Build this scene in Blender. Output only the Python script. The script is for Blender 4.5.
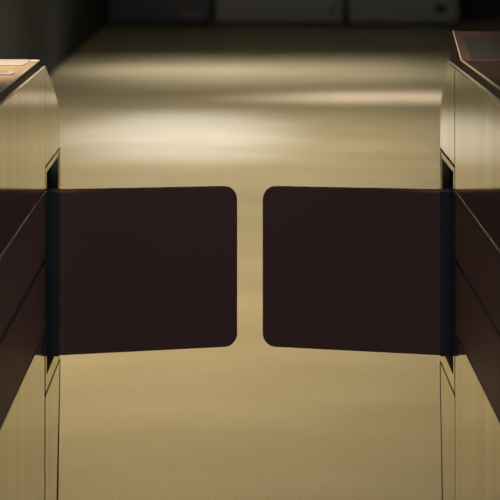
import bpy, bmesh, math
from mathutils import Vector, Matrix

for o in list(bpy.data.objects):
    bpy.data.objects.remove(o, do_unlink=True)
scene = bpy.context.scene
C = scene.collection

# ------------------------------------------------------------------ camera
F = 1131.0                       # focal length in pixels of the 500 px frame
CAMZ = 1.236
cam = bpy.data.cameras.new('camera')
cam.sensor_fit = 'HORIZONTAL'
cam.sensor_width = 36.0
cam.lens = 36.0 * F / 500.0
cam.shift_x = 0.014              # vanishing point at x = 243
cam.shift_y = -0.70              # horizon 100 px above the frame (view camera style drop)
cam.clip_start = 0.02
cam.dof.use_dof = True
cam.dof.focus_distance = 1.64
cam.dof.aperture_fstop = 5.6
cam_o = bpy.data.objects.new('camera', cam)
cam_o.location = (0, 0, CAMZ)
cam_o.rotation_euler = (math.pi / 2, 0, 0)
C.objects.link(cam_o)
scene.camera = cam_o

# ------------------------------------------------------------------ world, exposure
world = bpy.data.worlds.new('world')
scene.world = world
world.use_nodes = True
world.node_tree.nodes['Background'].inputs[0].default_value = (0.80, 0.92, 1.12, 1)
world.node_tree.nodes['Background'].inputs[1].default_value = 0.72
vs = scene.view_settings
vs.view_transform = 'Standard'
vs.look = 'None'
vs.gamma = 1
vs.exposure = 0.0
vs.use_curve_mapping = False

WARM = (1.0, 0.86, 0.56)
CEIL = 2.8
# ceiling luminaires: (x, y, length x, width y, watts, spread degrees)
PANELS = [(-0.40, 3.35, 1.2, 0.3, 18, 84, (1.0, 0.80, 0.53), 'warm ceiling panel light closest to the gates'),
          (-0.05, 5.7, 2.0, 0.3, 21, 84, (1.0, 0.86, 0.66), 'ceiling panel light second from the gates'),
          (0.15, 8.15, 2.4, 0.15, 9, 42, (1.0, 0.90, 0.76), 'ceiling panel light third from the gates')]
# unseen spotlights added for floor pools and bright gate tops: (x, y, aim x, aim y, watts, cone degrees, stretch x, stretch y, colour)
SPOTS = [(-0.42, 8.20, 110, 32, 1.5, 0.62, (1.0, 0.88, 0.76)),
         (1.0, 7.08, 470, 24, 2.4, 0.42, (1.0, 0.86, 0.86)),
         (-0.32, 5.95, 330, 46, 0.70, 0.78, (0.84, 0.90, 1.25)),
         (-0.32, 1.50, 250, 9, 0.9, 1.2, (1.0, 0.86, 0.66)),
         (0.315, 1.50, 110, 8, 0.9, 1.5, WARM)]

# ------------------------------------------------------------------ materials
def mat(name, col, rough=0.5, metal=0.0, spec=0.5, noise=None, bump=None, aniso=0.0, rough_var=None, coat=0.0, speckle=None):
    m = bpy.data.materials.new(name)
    m.use_nodes = True
    nt = m.node_tree
    N, L = nt.nodes, nt.links
    b = N['Principled BSDF']
    b.inputs['Base Color'].default_value = (*col, 1)
    b.inputs['Roughness'].default_value = rough
    b.inputs['Metallic'].default_value = metal
    b.inputs['Specular IOR Level'].default_value = spec
    b.inputs['Anisotropic'].default_value = aniso
    b.inputs['Coat Weight'].default_value = coat
    tc = N.new('ShaderNodeTexCoord')
    def tex(scale, detail=3.0):
        mp = N.new('ShaderNodeMapping')
        mp.inputs['Scale'].default_value = scale
        L.new(tc.outputs['Object'], mp.inputs['Vector'])
        t = N.new('ShaderNodeTexNoise')
        t.inputs['Scale'].default_value = 1.0
        t.inputs['Detail'].default_value = detail
        L.new(mp.outputs['Vector'], t.inputs['Vector'])
        return t
    if noise:
        scale, col2 = noise
        t = tex(scale)
        r = N.new('ShaderNodeValToRGB')
        r.color_ramp.elements[0].position = 0.32
        r.color_ramp.elements[1].position = 0.68
        r.color_ramp.elements[0].color = (*col, 1)
        r.color_ramp.elements[1].color = (*col2, 1)
        L.new(t.outputs['Fac'], r.inputs['Fac'])
        last = r.outputs['Color']
        if speckle:
            t2 = tex((speckle[0],) * 3, 2.0)
            mr2 = N.new('ShaderNodeMapRange')
            mr2.inputs['From Min'].default_value = 0.25
            mr2.inputs['From Max'].default_value = 0.75
            mr2.inputs['To Min'].default_value = 1.0 - speckle[1]
            mr2.inputs['To Max'].default_value = 1.0 + speckle[1]
            L.new(t2.outputs['Fac'], mr2.inputs['Value'])
            vm = N.new('ShaderNodeVectorMath')
            vm.operation = 'SCALE'
            L.new(last, vm.inputs[0])
            L.new(mr2.outputs['Result'], vm.inputs['Scale'])
            last = vm.outputs['Vector']
        L.new(last, b.inputs['Base Color'])
    if rough_var:
        scale, lo, hi = rough_var
        t = tex(scale)
        mr = N.new('ShaderNodeMapRange')
        mr.inputs['From Min'].default_value = 0.3
        mr.inputs['From Max'].default_value = 0.7
        mr.inputs['To Min'].default_value = lo
        mr.inputs['To Max'].default_value = hi
        L.new(t.outputs['Fac'], mr.inputs['Value'])
        L.new(mr.outputs['Result'], b.inputs['Roughness'])
    if bump:
        scale, strength, dist = bump
        t = tex(scale, 4.0)
        bp = N.new('ShaderNodeBump')
        bp.inputs['Strength'].default_value = strength
        bp.inputs['Distance'].default_value = dist
        L.new(t.outputs['Fac'], bp.inputs['Height'])
        L.new(bp.outputs['Normal'], b.inputs['Normal'])
    return m

def emit(name, col, strength):
    m = bpy.data.materials.new(name)
    m.use_nodes = True
    b = m.node_tree.nodes['Principled BSDF']
    b.inputs['Base Color'].default_value = (*col, 1)
    b.inputs['Emission Color'].default_value = (*col, 1)
    b.inputs['Emission Strength'].default_value = strength
    return m

M = {
    'floor': mat('polished_floor', (0.42, 0.375, 0.24), 0.4, noise=((1.3, 4.5, 1), (0.50, 0.45, 0.31)),
                 bump=((160, 160, 160), 0.25, 0.002), rough_var=((0.9, 3.5, 1), 0.30, 0.46), speckle=(240, 0.30)),
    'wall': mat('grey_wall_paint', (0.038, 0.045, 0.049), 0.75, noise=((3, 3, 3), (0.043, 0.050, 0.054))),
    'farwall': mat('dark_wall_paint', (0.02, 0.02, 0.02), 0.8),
    'ceiling': mat('ceiling_board', (0.25, 0.24, 0.21), 0.9),
    'steel': mat('brushed_steel', (0.60, 0.58, 0.52), 0.1, 1.0, noise=((160, 26, 0.8), (0.77, 0.745, 0.67)),
                 rough_var=((90, 30, 0.8), 0.07, 0.14), bump=((500, 200, 2), 0.035, 0.0004)),
    'trim': mat('polished_trim', (0.95, 0.87, 0.70), 0.34, 0.5),  # pale tone imitates the highlight that bevelled edges catch
    'bezel': mat('satin_bezel_metal', (0.78, 0.74, 0.62), 0.24, 1.0),
    'band': mat('dark_red_laminate', (0.29, 0.160, 0.150), 0.55, spec=0.16, noise=((40, 40, 40), (0.31, 0.172, 0.160))),
    'flap': mat('dark_red_flap_vinyl', (0.160, 0.080, 0.070), 0.7, spec=0.15, bump=((420, 420, 420), 0.25, 0.0006)),
    'black': mat('black_rubber', (0.032, 0.036, 0.042), 0.55, spec=0.3),
    'core': mat('black_inner_body', (0.012, 0.011, 0.011), 0.6),
    'cover': mat('brown_cover_edge', (0.085, 0.042, 0.037), 0.45, spec=0.25),
    'tan': mat('tan_top_plate', (0.44, 0.30, 0.19), 0.28, noise=((60, 60, 60), (0.47, 0.33, 0.21))),  # tan colour stands in for a bright reflection on dark brown plastic
    'pad': mat('pale_reader_plastic', (0.60, 0.52, 0.47), 0.25),  # paleness stands in for a reflection on the pad and slot rim
    'brown': mat('dark_brown_top_plate', (0.036, 0.017, 0.015), 0.3),
    'screen': mat('grey_display_glass', (0.055, 0.052, 0.048), 0.2),
    'cream': mat('pale_machine_enamel', (0.30, 0.29, 0.24), 0.45),
    'darkpaint': mat('dark_machine_enamel', (0.06, 0.06, 0.065), 0.4),
    'glass': mat('machine_window_glass', (0.03, 0.035, 0.04), 0.08),
    'blue': mat('blue_sticker', (0.03, 0.06, 0.22), 0.5),
    'rose': mat('rose_sticker', (0.42, 0.20, 0.17), 0.5),
    'white': mat('white_lamp_housing', (0.7, 0.7, 0.68), 0.5),
    'diffuser': emit('lamp_diffuser', WARM, 3.0),
}

# ------------------------------------------------------------------ helpers
def link(name, me, m, parent=None):
    if m:
        me.materials.append(M[m])
    o = bpy.data.objects.new(name, me)
    C.objects.link(o)
    if parent:
        o.parent = parent
        o.matrix_parent_inverse = Matrix.Identity(4)
        o.location = -parent_world(parent)
    return o

def parent_world(p):
    v = Vector((0, 0, 0))
    while p:
        v += p.location
        p = p.parent
    return v

def bevel(o, w, seg=2, angle=0.5):
    b = o.modifiers.new('bevel', 'BEVEL')
    b.width = w
    b.segments = seg
    b.limit_method = 'ANGLE'
    b.angle_limit = angle
    for p in o.data.polygons:
        p.use_smooth = True
    n = o.modifiers.new('wn', 'WEIGHTED_NORMAL')
    n.keep_sharp = True
    return o

def box(name, x0, x1, y0, y1, z0, z1, m, parent=None, bev=0.0, seg=2):
    x0, x1 = min(x0, x1), max(x0, x1)
    bm = bmesh.new()
    vs_ = [bm.verts.new((x, y, z)) for x in (x0, x1) for y in (y0, y1) for z in (z0, z1)]
    for f in ((0, 1, 3, 2), (4, 6, 7, 5), (0, 4, 5, 1), (2, 3, 7, 6), (0, 2, 6, 4), (1, 5, 7, 3)):
        bm.faces.new([vs_[i] for i in f])
    bmesh.ops.recalc_face_normals(bm, faces=bm.faces)
    me = bpy.data.meshes.new(name)
    bm.to_mesh(me)
    bm.free()
    o = link(name, me, m, parent)
    if bev:
        bevel(o, bev, seg)
    return o

def prism(name, pts, a0, a1, axis, m, parent=None, bev=0.0, seg=2, angle=0.5):
    """pts: outline in the plane across `axis` ('x': (y, z), 'y': (x, z), 'z': (x, y))."""
    def P(p, a):
        return {'x': (a, p[0], p[1]), 'y': (p[0], a, p[1]), 'z': (p[0], p[1], a)}[axis]
    bm = bmesh.new()
    A = [bm.verts.new(P(p, a0)) for p in pts]
    B = [bm.verts.new(P(p, a1)) for p in pts]
    n = len(pts)
    bm.faces.new(A)
    bm.faces.new(B[::-1])
    for i in range(n):
        bm.faces.new((A[i], B[i], B[(i + 1) % n], A[(i + 1) % n]))
    bmesh.ops.recalc_face_normals(bm, faces=bm.faces)
    me = bpy.data.meshes.new(name)
    bm.to_mesh(me)
    bm.free()
    o = link(name, me, m, parent)
    if bev:
        bevel(o, bev, seg, angle)
    return o

def empty(name, loc, label, cat, group=None):
    o = bpy.data.objects.new(name, None)
    o.empty_display_size = 0.1
    o.location = loc
    C.objects.link(o)
    o['label'] = label
    o['category'] = cat
    if group:
        o['group'] = group
    return o

def struct(o, label, cat):
    o['kind'] = 'structure'
    o['label'] = label
    o['category'] = cat
    return o

def round_rect(x0, x1, z0, z1, r, corners=(1, 1, 1, 1), n=6):
    """corners: lower-left, lower-right, upper-right, upper-left."""
    out = []
    for (cx, cz, a0, on, px, pz) in ((x0 + r, z0 + r, 180, corners[0], x0, z0), (x1 - r, z0 + r, 270, corners[1], x1, z0),
                                     (x1 - r, z1 - r, 0, corners[2], x1, z1), (x0 + r, z1 - r, 90, corners[3], x0, z1)):
        if on:
            for k in range(n + 1):
                a = math.radians(a0 + 90.0 * k / n)
                out.append((cx + r * math.cos(a), cz + r * math.sin(a)))
        else:
            out.append((px, pz))
    return out

# ------------------------------------------------------------------ the hall
WALLX = -1.36
FAR = 11.75
struct(box('floor', WALLX - 0.1, 4.5, -1.5, FAR + 0.1, -0.1, 0.0, 'floor'), 'shiny golden tan floor of the hall', 'floor')
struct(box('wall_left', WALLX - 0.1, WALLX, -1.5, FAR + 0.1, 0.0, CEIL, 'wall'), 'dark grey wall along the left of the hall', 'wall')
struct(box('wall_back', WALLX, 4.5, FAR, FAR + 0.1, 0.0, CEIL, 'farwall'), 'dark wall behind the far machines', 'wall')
struct(box('wall_right', 4.5, 4.6, -1.5, FAR + 0.1, 0.0, CEIL, 'wall'), 'plain wall closing the right of the hall', 'wall')  # unseen, put in to keep ambient light off the far floor
struct(box('ceiling', WALLX - 0.1, 4.5, -1.5, FAR + 0.1, CEIL, CEIL + 0.1, 'ceiling'), 'plain ceiling above the hall', 'ceiling')

# ------------------------------------------------------------------ ticket gates
ZT = 1.0           # top edge of the steel side
WID = 0.24         # cabinet width
NEAR = 0.0         # near end of cabinets

def gate(sx, XP, label, cap_curve, wedge):
    X = lambda off: XP + sx * off            # off > 0 goes into the cabinet
    g = empty('ticket_gate', (X(WID / 2), 0.8, 0), label, 'ticket gate', 'facing ticket gates')
    D1 = 1.6003 if sx > 0 else 1.6010
    YC = 1.6025 if sx > 0 else 1.6014
    box('inner_body', X(0.006), X(WID - 0.006), NEAR + 0.005, 1.60, 0.04, ZT - 0.004, 'core', g)
    box('plinth', X(0.02), X(WID - 0.02), NEAR + 0.02, 1.66, 0.0, 0.05, 'core', g)
    tz = 0.0014 if sx > 0 else 0.0
    up = box('upper_panel', X(0.0), X(WID), NEAR, D1, 0.8262 + tz, ZT, 'steel', g, 0.0005, 2)
    up['label'] = 'brushed steel upper side panel'
    box('lower_panel', X(0.0), X(WID), NEAR, 1.5965 if sx < 0 else 1.6000, 0.05, 0.625, 'steel', g, 0.0015, 2)['label'] = 'brushed steel lower side panel'
    box('band_panel', X(0.0005), X(WID - 0.0005), NEAR, 1.5985, 0.7292, 0.8188 - tz, 'band', g, 0.0006, 2)['label'] = 'dark red laminate strip'
    box('band_panel', X(0.0005), X(WID - 0.0005), NEAR, 1.5985, 0.6265, 0.7202, 'band', g, 0.0006, 2)['label'] = 'dark red laminate strip'
    tz = 0.0014 if sx > 0 else 0.0
    box('trim_strip', X(-0.0014), X(0.006), NEAR, D1 - 0.002, 0.8203 - tz, 0.8250 + tz, 'bezel', g, 0.001, 2)['label'] = 'thin polished metal strip'
    if sx > 0:
        box('groove_strip', X(0.0032), X(0.006), NEAR, D1 - 0.06, 0.7206, 0.7232, 'bezel', g)
    et = box('edge_strip', X(-0.0010), X(0.003), NEAR, D1 if sx < 0 else 1.655, ZT - (0.0012 if sx < 0 else 0.0032), ZT + 0.0012, 'trim', g, 0.0009, 2)  # built to imitate the highlight on the steel edge
    et['label'] = 'bright strip along the upper edge of the side'
    # end cap, in three pieces: above, around and below the flap slot
    dmax = max(d for d, z in cap_curve)
    capu = [(YC, 0.8585), (YC, ZT)] + cap_curve + [(dmax, 0.8585)]
    prism('end_cap_upper', capu, X(0.0), X(WID), 'x', 'steel', g, 0.0005 if sx < 0 else 0.002, 2, 0.7)
    capl = [(1.603, 0.05), (1.603, 0.5320), (dmax - 0.001, 0.5325), (dmax - 0.003, 0.49), (dmax - 0.009, 0.44),
            (dmax - 0.015, 0.38), (dmax - 0.02, 0.30), (dmax - 0.03, 0.05)]
    prism('end_cap_lower', capl, X(0.0), X(WID), 'x', 'steel', g, 0.0014, 3, 0.7)
    for zz0, zz1 in ((0.5322, 0.5368), (0.8557, 0.8583)):
        box('seam_gasket', X(0.0001), X(0.02), 1.6045, dmax - 0.002, zz0, zz1, 'core', g)
    box('seam_gasket', X(0.0001), X(0.02), 1.5990, 1.6043, 0.54, 0.8225, 'core', g)
    box('seam_gasket', X(0.0001), X(0.02), 1.5968 if sx < 0 else 1.6002, 1.6028, 0.06, 0.5318, 'core', g)
    if sx > 0:
        box('seam_gasket', X(0.0001), X(0.02), D1 + 0.0002, YC - 0.0002, 0.8265, 0.998, 'core', g)
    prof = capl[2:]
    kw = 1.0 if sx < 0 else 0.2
    reflection_outline = [(p[0] + 0.0006, p[1]) for p in prof] + [(p[0] - w_ * kw, p[1]) for p, w_ in reversed(list(zip(prof, (0.0, 0.001, 0.004, 0.009, 0.012, 0.012))))]
    prism('edge_seal', reflection_outline, X(-0.0006), X(0.004), 'x', 'core', g)['label'] = 'thin dark seal down the far edge'  # dark strip imitates what the rounded steel edge reflects
    # slot frame: ring with the hole cut, faces the passage
    y0, y1, z0, z1 = 1.6045, dmax, 0.5370, 0.8555
    iy0, iy1, iz0, iz1 = 1.622, dmax - 0.009, 0.555, 0.8455
    bm = bmesh.new()
    def ring(off, a, b, c, d):
        return [bm.verts.new((X(off), y, z)) for y, z in ((a, c), (b, c), (b, d), (a, d))]
    o_f = ring(0.0, y0, y1, z0, z1)
    i_f = ring(0.0015, iy0, iy1, iz0, iz1)
    i_b = ring(0.012, iy0, iy1, iz0, iz1)
    o_b = ring(0.012, y0, y1, z0, z1)
    for a, b in ((o_f, i_f), (i_f, i_b), (i_b, o_b), (o_b, o_f)):
        for k in range(4):
            bm.faces.new((a[k], a[(k + 1) % 4], b[(k + 1) % 4], b[k]))
    bmesh.ops.recalc_face_normals(bm, faces=bm.faces)
    me = bpy.data.meshes.new('slot_frame')
    bm.to_mesh(me)
    bm.free()
    sf = link('slot_frame', me, 'bezel', g)
    sf['label'] = 'satin metal frame around the flap slot'
    # dark lining of the slot: open box behind the frame
    bm = bmesh.new()
    a = [bm.verts.new((X(0.012), y, z)) for y, z in ((iy0, iz0), (iy1, iz0), (iy1, iz1), (iy0, iz1))]
    b = [bm.verts.new((X(0.075), y, z)) for y, z in ((iy0, iz0), (iy1, iz0), (iy1, iz1), (iy0, iz1))]
    for k in range(4):
        bm.faces.new((a[k], a[(k + 1) % 4], b[(k + 1) % 4], b[k]))
    bm.faces.new(b)
    me = bpy.data.meshes.new('slot_lining')
    bm.to_mesh(me)
    bm.free()
    link('slot_lining', me, 'core', g)['label'] = 'black inside of the flap slot'
    box('cap_core', X(0.08), X(WID), 1.6045, dmax, 0.5352, 0.856, 'core', g)
    # top cover
    ztop = 1.0135
    if wedge:
        box('top_cover', X(0.0025), X(WID - 0.0025), NEAR, 1.569, ZT + 0.0006, ztop - 0.001, 'cover', g, 0.001, 2)
        tp = box('top_plate', X(0.0045), X(WID - 0.0045), NEAR + 0.003, 1.566, ztop - 0.001, ztop + 0.0004, 'brown', g)
        tp['label'] = 'dark brown glossy top plate'
        tr = box('edge_trim', X(0.0016), X(0.0045), NEAR, 1.569, ztop - 0.0012, ztop + 0.0008, 'trim', g, 0.0007, 2)
        tr['label'] = 'bright line along the top edge'
        w = [(1.5695, ZT + 0.0006), (1.5695, ztop), (1.631, 1.047), (1.636, 1.046), (1.657, ZT + 0.0006)]
        wd = prism('display_housing', w, X(0.0025), X(WID - 0.0025), 'x', 'cover', g, 0.0012, 2)
        wd['label'] = 'sloping dark red housing at the far end'
        n = Vector((0, -(1.047 - ztop), (1.631 - 1.5695))).normalized()
        t = Vector((0, 1.631 - 1.5695, 1.047 - ztop)).normalized()
        base = Vector((0, 1.5695, ztop))
        def slab(name, u0, u1, v0, v1, h0, h1, m, bev=0.0, skew=0.0):
            bm = bmesh.new()
            q = []
            for h in (h0, h1):
                for u, v in ((u0 + skew, v0), (u1, v0), (u1, v1), (u0, v1)):
                    p = base + t * v + n * h
                    q.append(bm.verts.new((X(u), p.y, p.z)))
            for f in ((0, 1, 2, 3), (4, 5, 6, 7), (0, 1, 5, 4), (1, 2, 6, 5), (2, 3, 7, 6), (3, 0, 4, 7)):
                bm.faces.new([q[i] for i in f])
            bmesh.ops.recalc_face_normals(bm, faces=bm.faces)
            me = bpy.data.meshes.new(name)
            bm.to_mesh(me)
            bm.free()
            o = link(name, me, m, wd)
            if bev:
                bevel(o, bev)
            return o
        ln = (Vector((0, 1.631, 1.047)) - base).length
        slab('housing_edge', 0.0018, 0.0036, 0.0, ln, -0.001, 0.0012, 'trim', 0.0005)['label'] = 'bright line up the housing edge'
        slab('display_screen', 0.015, WID - 0.015, 0.004, ln - 0.014, -0.001, 0.0006, 'screen', 0.0, 0.002)['label'] = 'grey display screen'
    else:
        w = [(NEAR, ZT + 0.0006), (NEAR, ztop - 0.001), (1.567, ztop - 0.001), (1.588, ZT + 0.0006)]
        prism('top_cover', w, X(0.0020), X(WID - 0.002), 'x', 'cover', g, 0.001, 2)
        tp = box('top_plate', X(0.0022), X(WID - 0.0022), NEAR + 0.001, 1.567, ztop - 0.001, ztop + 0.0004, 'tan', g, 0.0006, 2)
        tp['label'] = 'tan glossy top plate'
        for nm, bx in (('edge_trim', (X(0.0014), X(0.0030), NEAR, 1.5675)), ('end_trim', (X(0.0014), X(WID - 0.002), 1.566, 1.5676))):
            box(nm, *bx, ztop - 0.0012, ztop + 0.0010, 'trim', g, 0.0006, 2)['label'] = 'bright edge line of the top plate'
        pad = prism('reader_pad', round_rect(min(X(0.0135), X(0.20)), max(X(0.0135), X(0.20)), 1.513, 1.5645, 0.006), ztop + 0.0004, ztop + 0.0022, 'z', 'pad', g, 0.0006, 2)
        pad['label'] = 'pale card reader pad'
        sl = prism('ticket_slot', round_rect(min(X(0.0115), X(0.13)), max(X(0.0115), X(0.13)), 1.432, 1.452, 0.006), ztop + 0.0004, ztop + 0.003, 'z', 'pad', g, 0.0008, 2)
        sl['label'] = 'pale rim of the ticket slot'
        box('slot_opening', X(0.02), X(0.12), 1.440, 1.4435, ztop + 0.003, ztop + 0.0034, 'core', sl)
    # flap with its hinge arm, swung across the passage, free end a little further away
    yh = 1.642
    fx = -0.0082 if sx < 0 else 0.0288
    hx = X(-0.0118)
    ln = abs(fx - hx)
    ang = math.atan2(0.026, ln)
    Lf = ln / math.cos(ang)
    pts = round_rect(0, Lf, 0.5735, 0.8135, 0.019, (0, 1, 1, 0), 8)
    bm = bmesh.new()
    dirx = 1 if sx < 0 else -1
    th = 0.015
    ca, sa = math.cos(ang), math.sin(ang)
    A, B = [], []
    for u, z in pts:
        z += (0.6935 - z) / 0.12 * (0.0016 if z > 0.6935 else 0.0030) * u / Lf      # slight taper towards the free end
        A.append(bm.verts.new((hx + dirx * u * ca, yh + u * sa, z)))
        B.append(bm.verts.new((hx + dirx * (u * ca - th * sa), yh + u * sa + th * ca, z)))
    nn = len(pts)
    bm.faces.new(A)
    bm.faces.new(B)
    for i in range(nn):
        bm.faces.new((A[i], B[i], B[(i + 1) % nn], A[(i + 1) % nn]))
    bmesh.ops.recalc_face_normals(bm, faces=bm.faces)
    me = bpy.data.meshes.new('flap')
    bm.to_mesh(me)
    bm.free()
    fl = link('flap', me, 'flap', g)
    bevel(fl, 0.004, 3, 0.7)
    fl['label'] = 'dark red padded barrier flap with rounded corners'
    arm = box('hinge_arm', X(0.055), X(-0.0135), yh + 0.001, yh + 0.020, 0.5725, 0.8125, 'black', fl, 0.0015, 2)
    arm['label'] = 'black hinge edge of the flap'
    return g

gate(-1, -0.280, 'ticket gate with plain flat tan top on the left of the passage',
     [(1.6035, ZT), (1.664, 0.964), (1.690, 0.945), (1.706, 0.933), (1.718, 0.918), (1.727, 0.900), (1.731, 0.880)], False)
gate(1, 0.300, 'ticket gate with sloping grey display on its dark top, right of the passage',
     [(1.659, ZT), (1.671, 0.977), (1.698, 0.953), (1.713, 0.934), (1.719, 0.915), (1.722, 0.890)], True)

# ------------------------------------------------------------------ machines along the far wall
def machine(x0, x1, body, label, group, kind):
    y = 11.0
    g = empty('vending_machine', ((x0 + x1) / 2, y + 0.35, 0), label, 'machine', group)
    box('body', x0, x1, y + 0.05, y + 0.7, 0.03, 1.83, body, g, 0.01)
    box('kick_plate', x0 + 0.02, x1 - 0.02, y + 0.06, y + 0.66, 0.0, 0.06, 'core', g)
    d = box('door', x0 + 0.012, x1 - 0.012, y, y + 0.048, 0.055, 1.81, body, g, 0.012, 3)
    w = x1 - x0
    box('window', x0 + 0.09, x1 - 0.09, y - 0.006, y + 0.004, 0.98, 1.70, 'glass', d, 0.004)
    box('lower_plate', x0 + 0.06, x1 - 0.06, y - 0.008, y + 0.004, 0.10, 0.44, body, d, 0.006)
    if kind == 'a':
        box('sticker', x0 + 1.125, x0 + 1.165, y - 0.012, y - 0.008, 0.13, 0.20, 'blue', d)
    if kind == 'b':
        box('return_cup', x0 + 0.84, x0 + 0.95, y - 0.012, y - 0.008, 0.14, 0.22, 'core', d, 0.003)
    if kind == 'c':
        box('sticker', x0 + 0.70, x0 + 0.95, y - 0.012, y - 0.008, 0.118, 0.146, 'rose', d)

machine(-1.33, -0.31, 'darkpaint', 'dark machine with a rose strip beside the grey wall, far left end', 'machines against the back wall', 'c')
machine(-0.28, 0.985, 'cream', 'wide pale machine between the dark one and the narrower pale one', 'machines against the back wall', 'a')
machine(1.025, 2.11, 'cream', 'narrower pale machine with small dark cup, rightmost of the far row', 'machines against the back wall', 'b')

# ------------------------------------------------------------------ ceiling luminaires
def place_light(name, data, loc, parent, scale=(1, 1, 1)):
    o = bpy.data.objects.new(name, data)
    o.parent = parent
    o.location = Vector(loc) - parent_world(parent)
    o.scale = scale
    C.objects.link(o)
    return o

for (x, y, lx, ly, watts, spread, col, lab) in PANELS:
    g = empty('ceiling_light', (x, y, CEIL), lab, 'light', 'ceiling panel lights')
    box('housing', x - lx / 2 - 0.03, x + lx / 2 + 0.03, y - ly / 2 - 0.03, y + ly / 2 + 0.03, CEIL - 0.05, CEIL, 'white', g, 0.004)
    box('diffuser', x - lx / 2, x + lx / 2, y - ly / 2, y + ly / 2, CEIL - 0.058, CEIL - 0.05, 'diffuser', g)
    d = bpy.data.lights.new('panel_lamp', 'AREA')
    d.shape = 'RECTANGLE'
    d.size, d.size_y = lx, ly
    d.energy = watts
    d.color = col
    d.spread = math.radians(spread)
    place_light('panel_lamp', d, (x, y, CEIL - 0.062), g)

SPOT_LABELS = ['ceiling spotlight closest to the far machines', 'ceiling spotlight over the right of the hall floor',
               'ceiling spotlight over the middle of the hall floor', 'ceiling spotlight above the left ticket gate',
               'ceiling spotlight above the right ticket gate']
for i, (x, y, watts, cone, sxx, syy, col) in enumerate(SPOTS):  # each fixture is unseen and added for the light it throws
    g = empty('ceiling_spotlight', (x, y, CEIL), SPOT_LABELS[i], 'light', 'ceiling spotlights')
    ringp = [(x + 0.06 * math.cos(k * math.pi / 12), y + 0.06 * math.sin(k * math.pi / 12)) for k in range(24)]
    prism('housing', ringp, CEIL - 0.06, CEIL, 'z', 'white', g, 0.004)
    lens = [(x + 0.045 * math.cos(k * math.pi / 12), y + 0.045 * math.sin(k * math.pi / 12)) for k in range(24)]
    prism('lens', lens, CEIL - 0.064, CEIL - 0.06, 'z', 'diffuser', g)
    d = bpy.data.lights.new('spot_lamp', 'SPOT')
    d.energy = watts
    d.color = col
    d.spot_size = math.radians(cone)
    d.spot_blend = 1.0
    d.shadow_soft_size = 0.16 if y > 3 else 0.05
    place_light('spot_lamp', d, (x, y, CEIL - 0.12), g, (sxx, syy, 1))
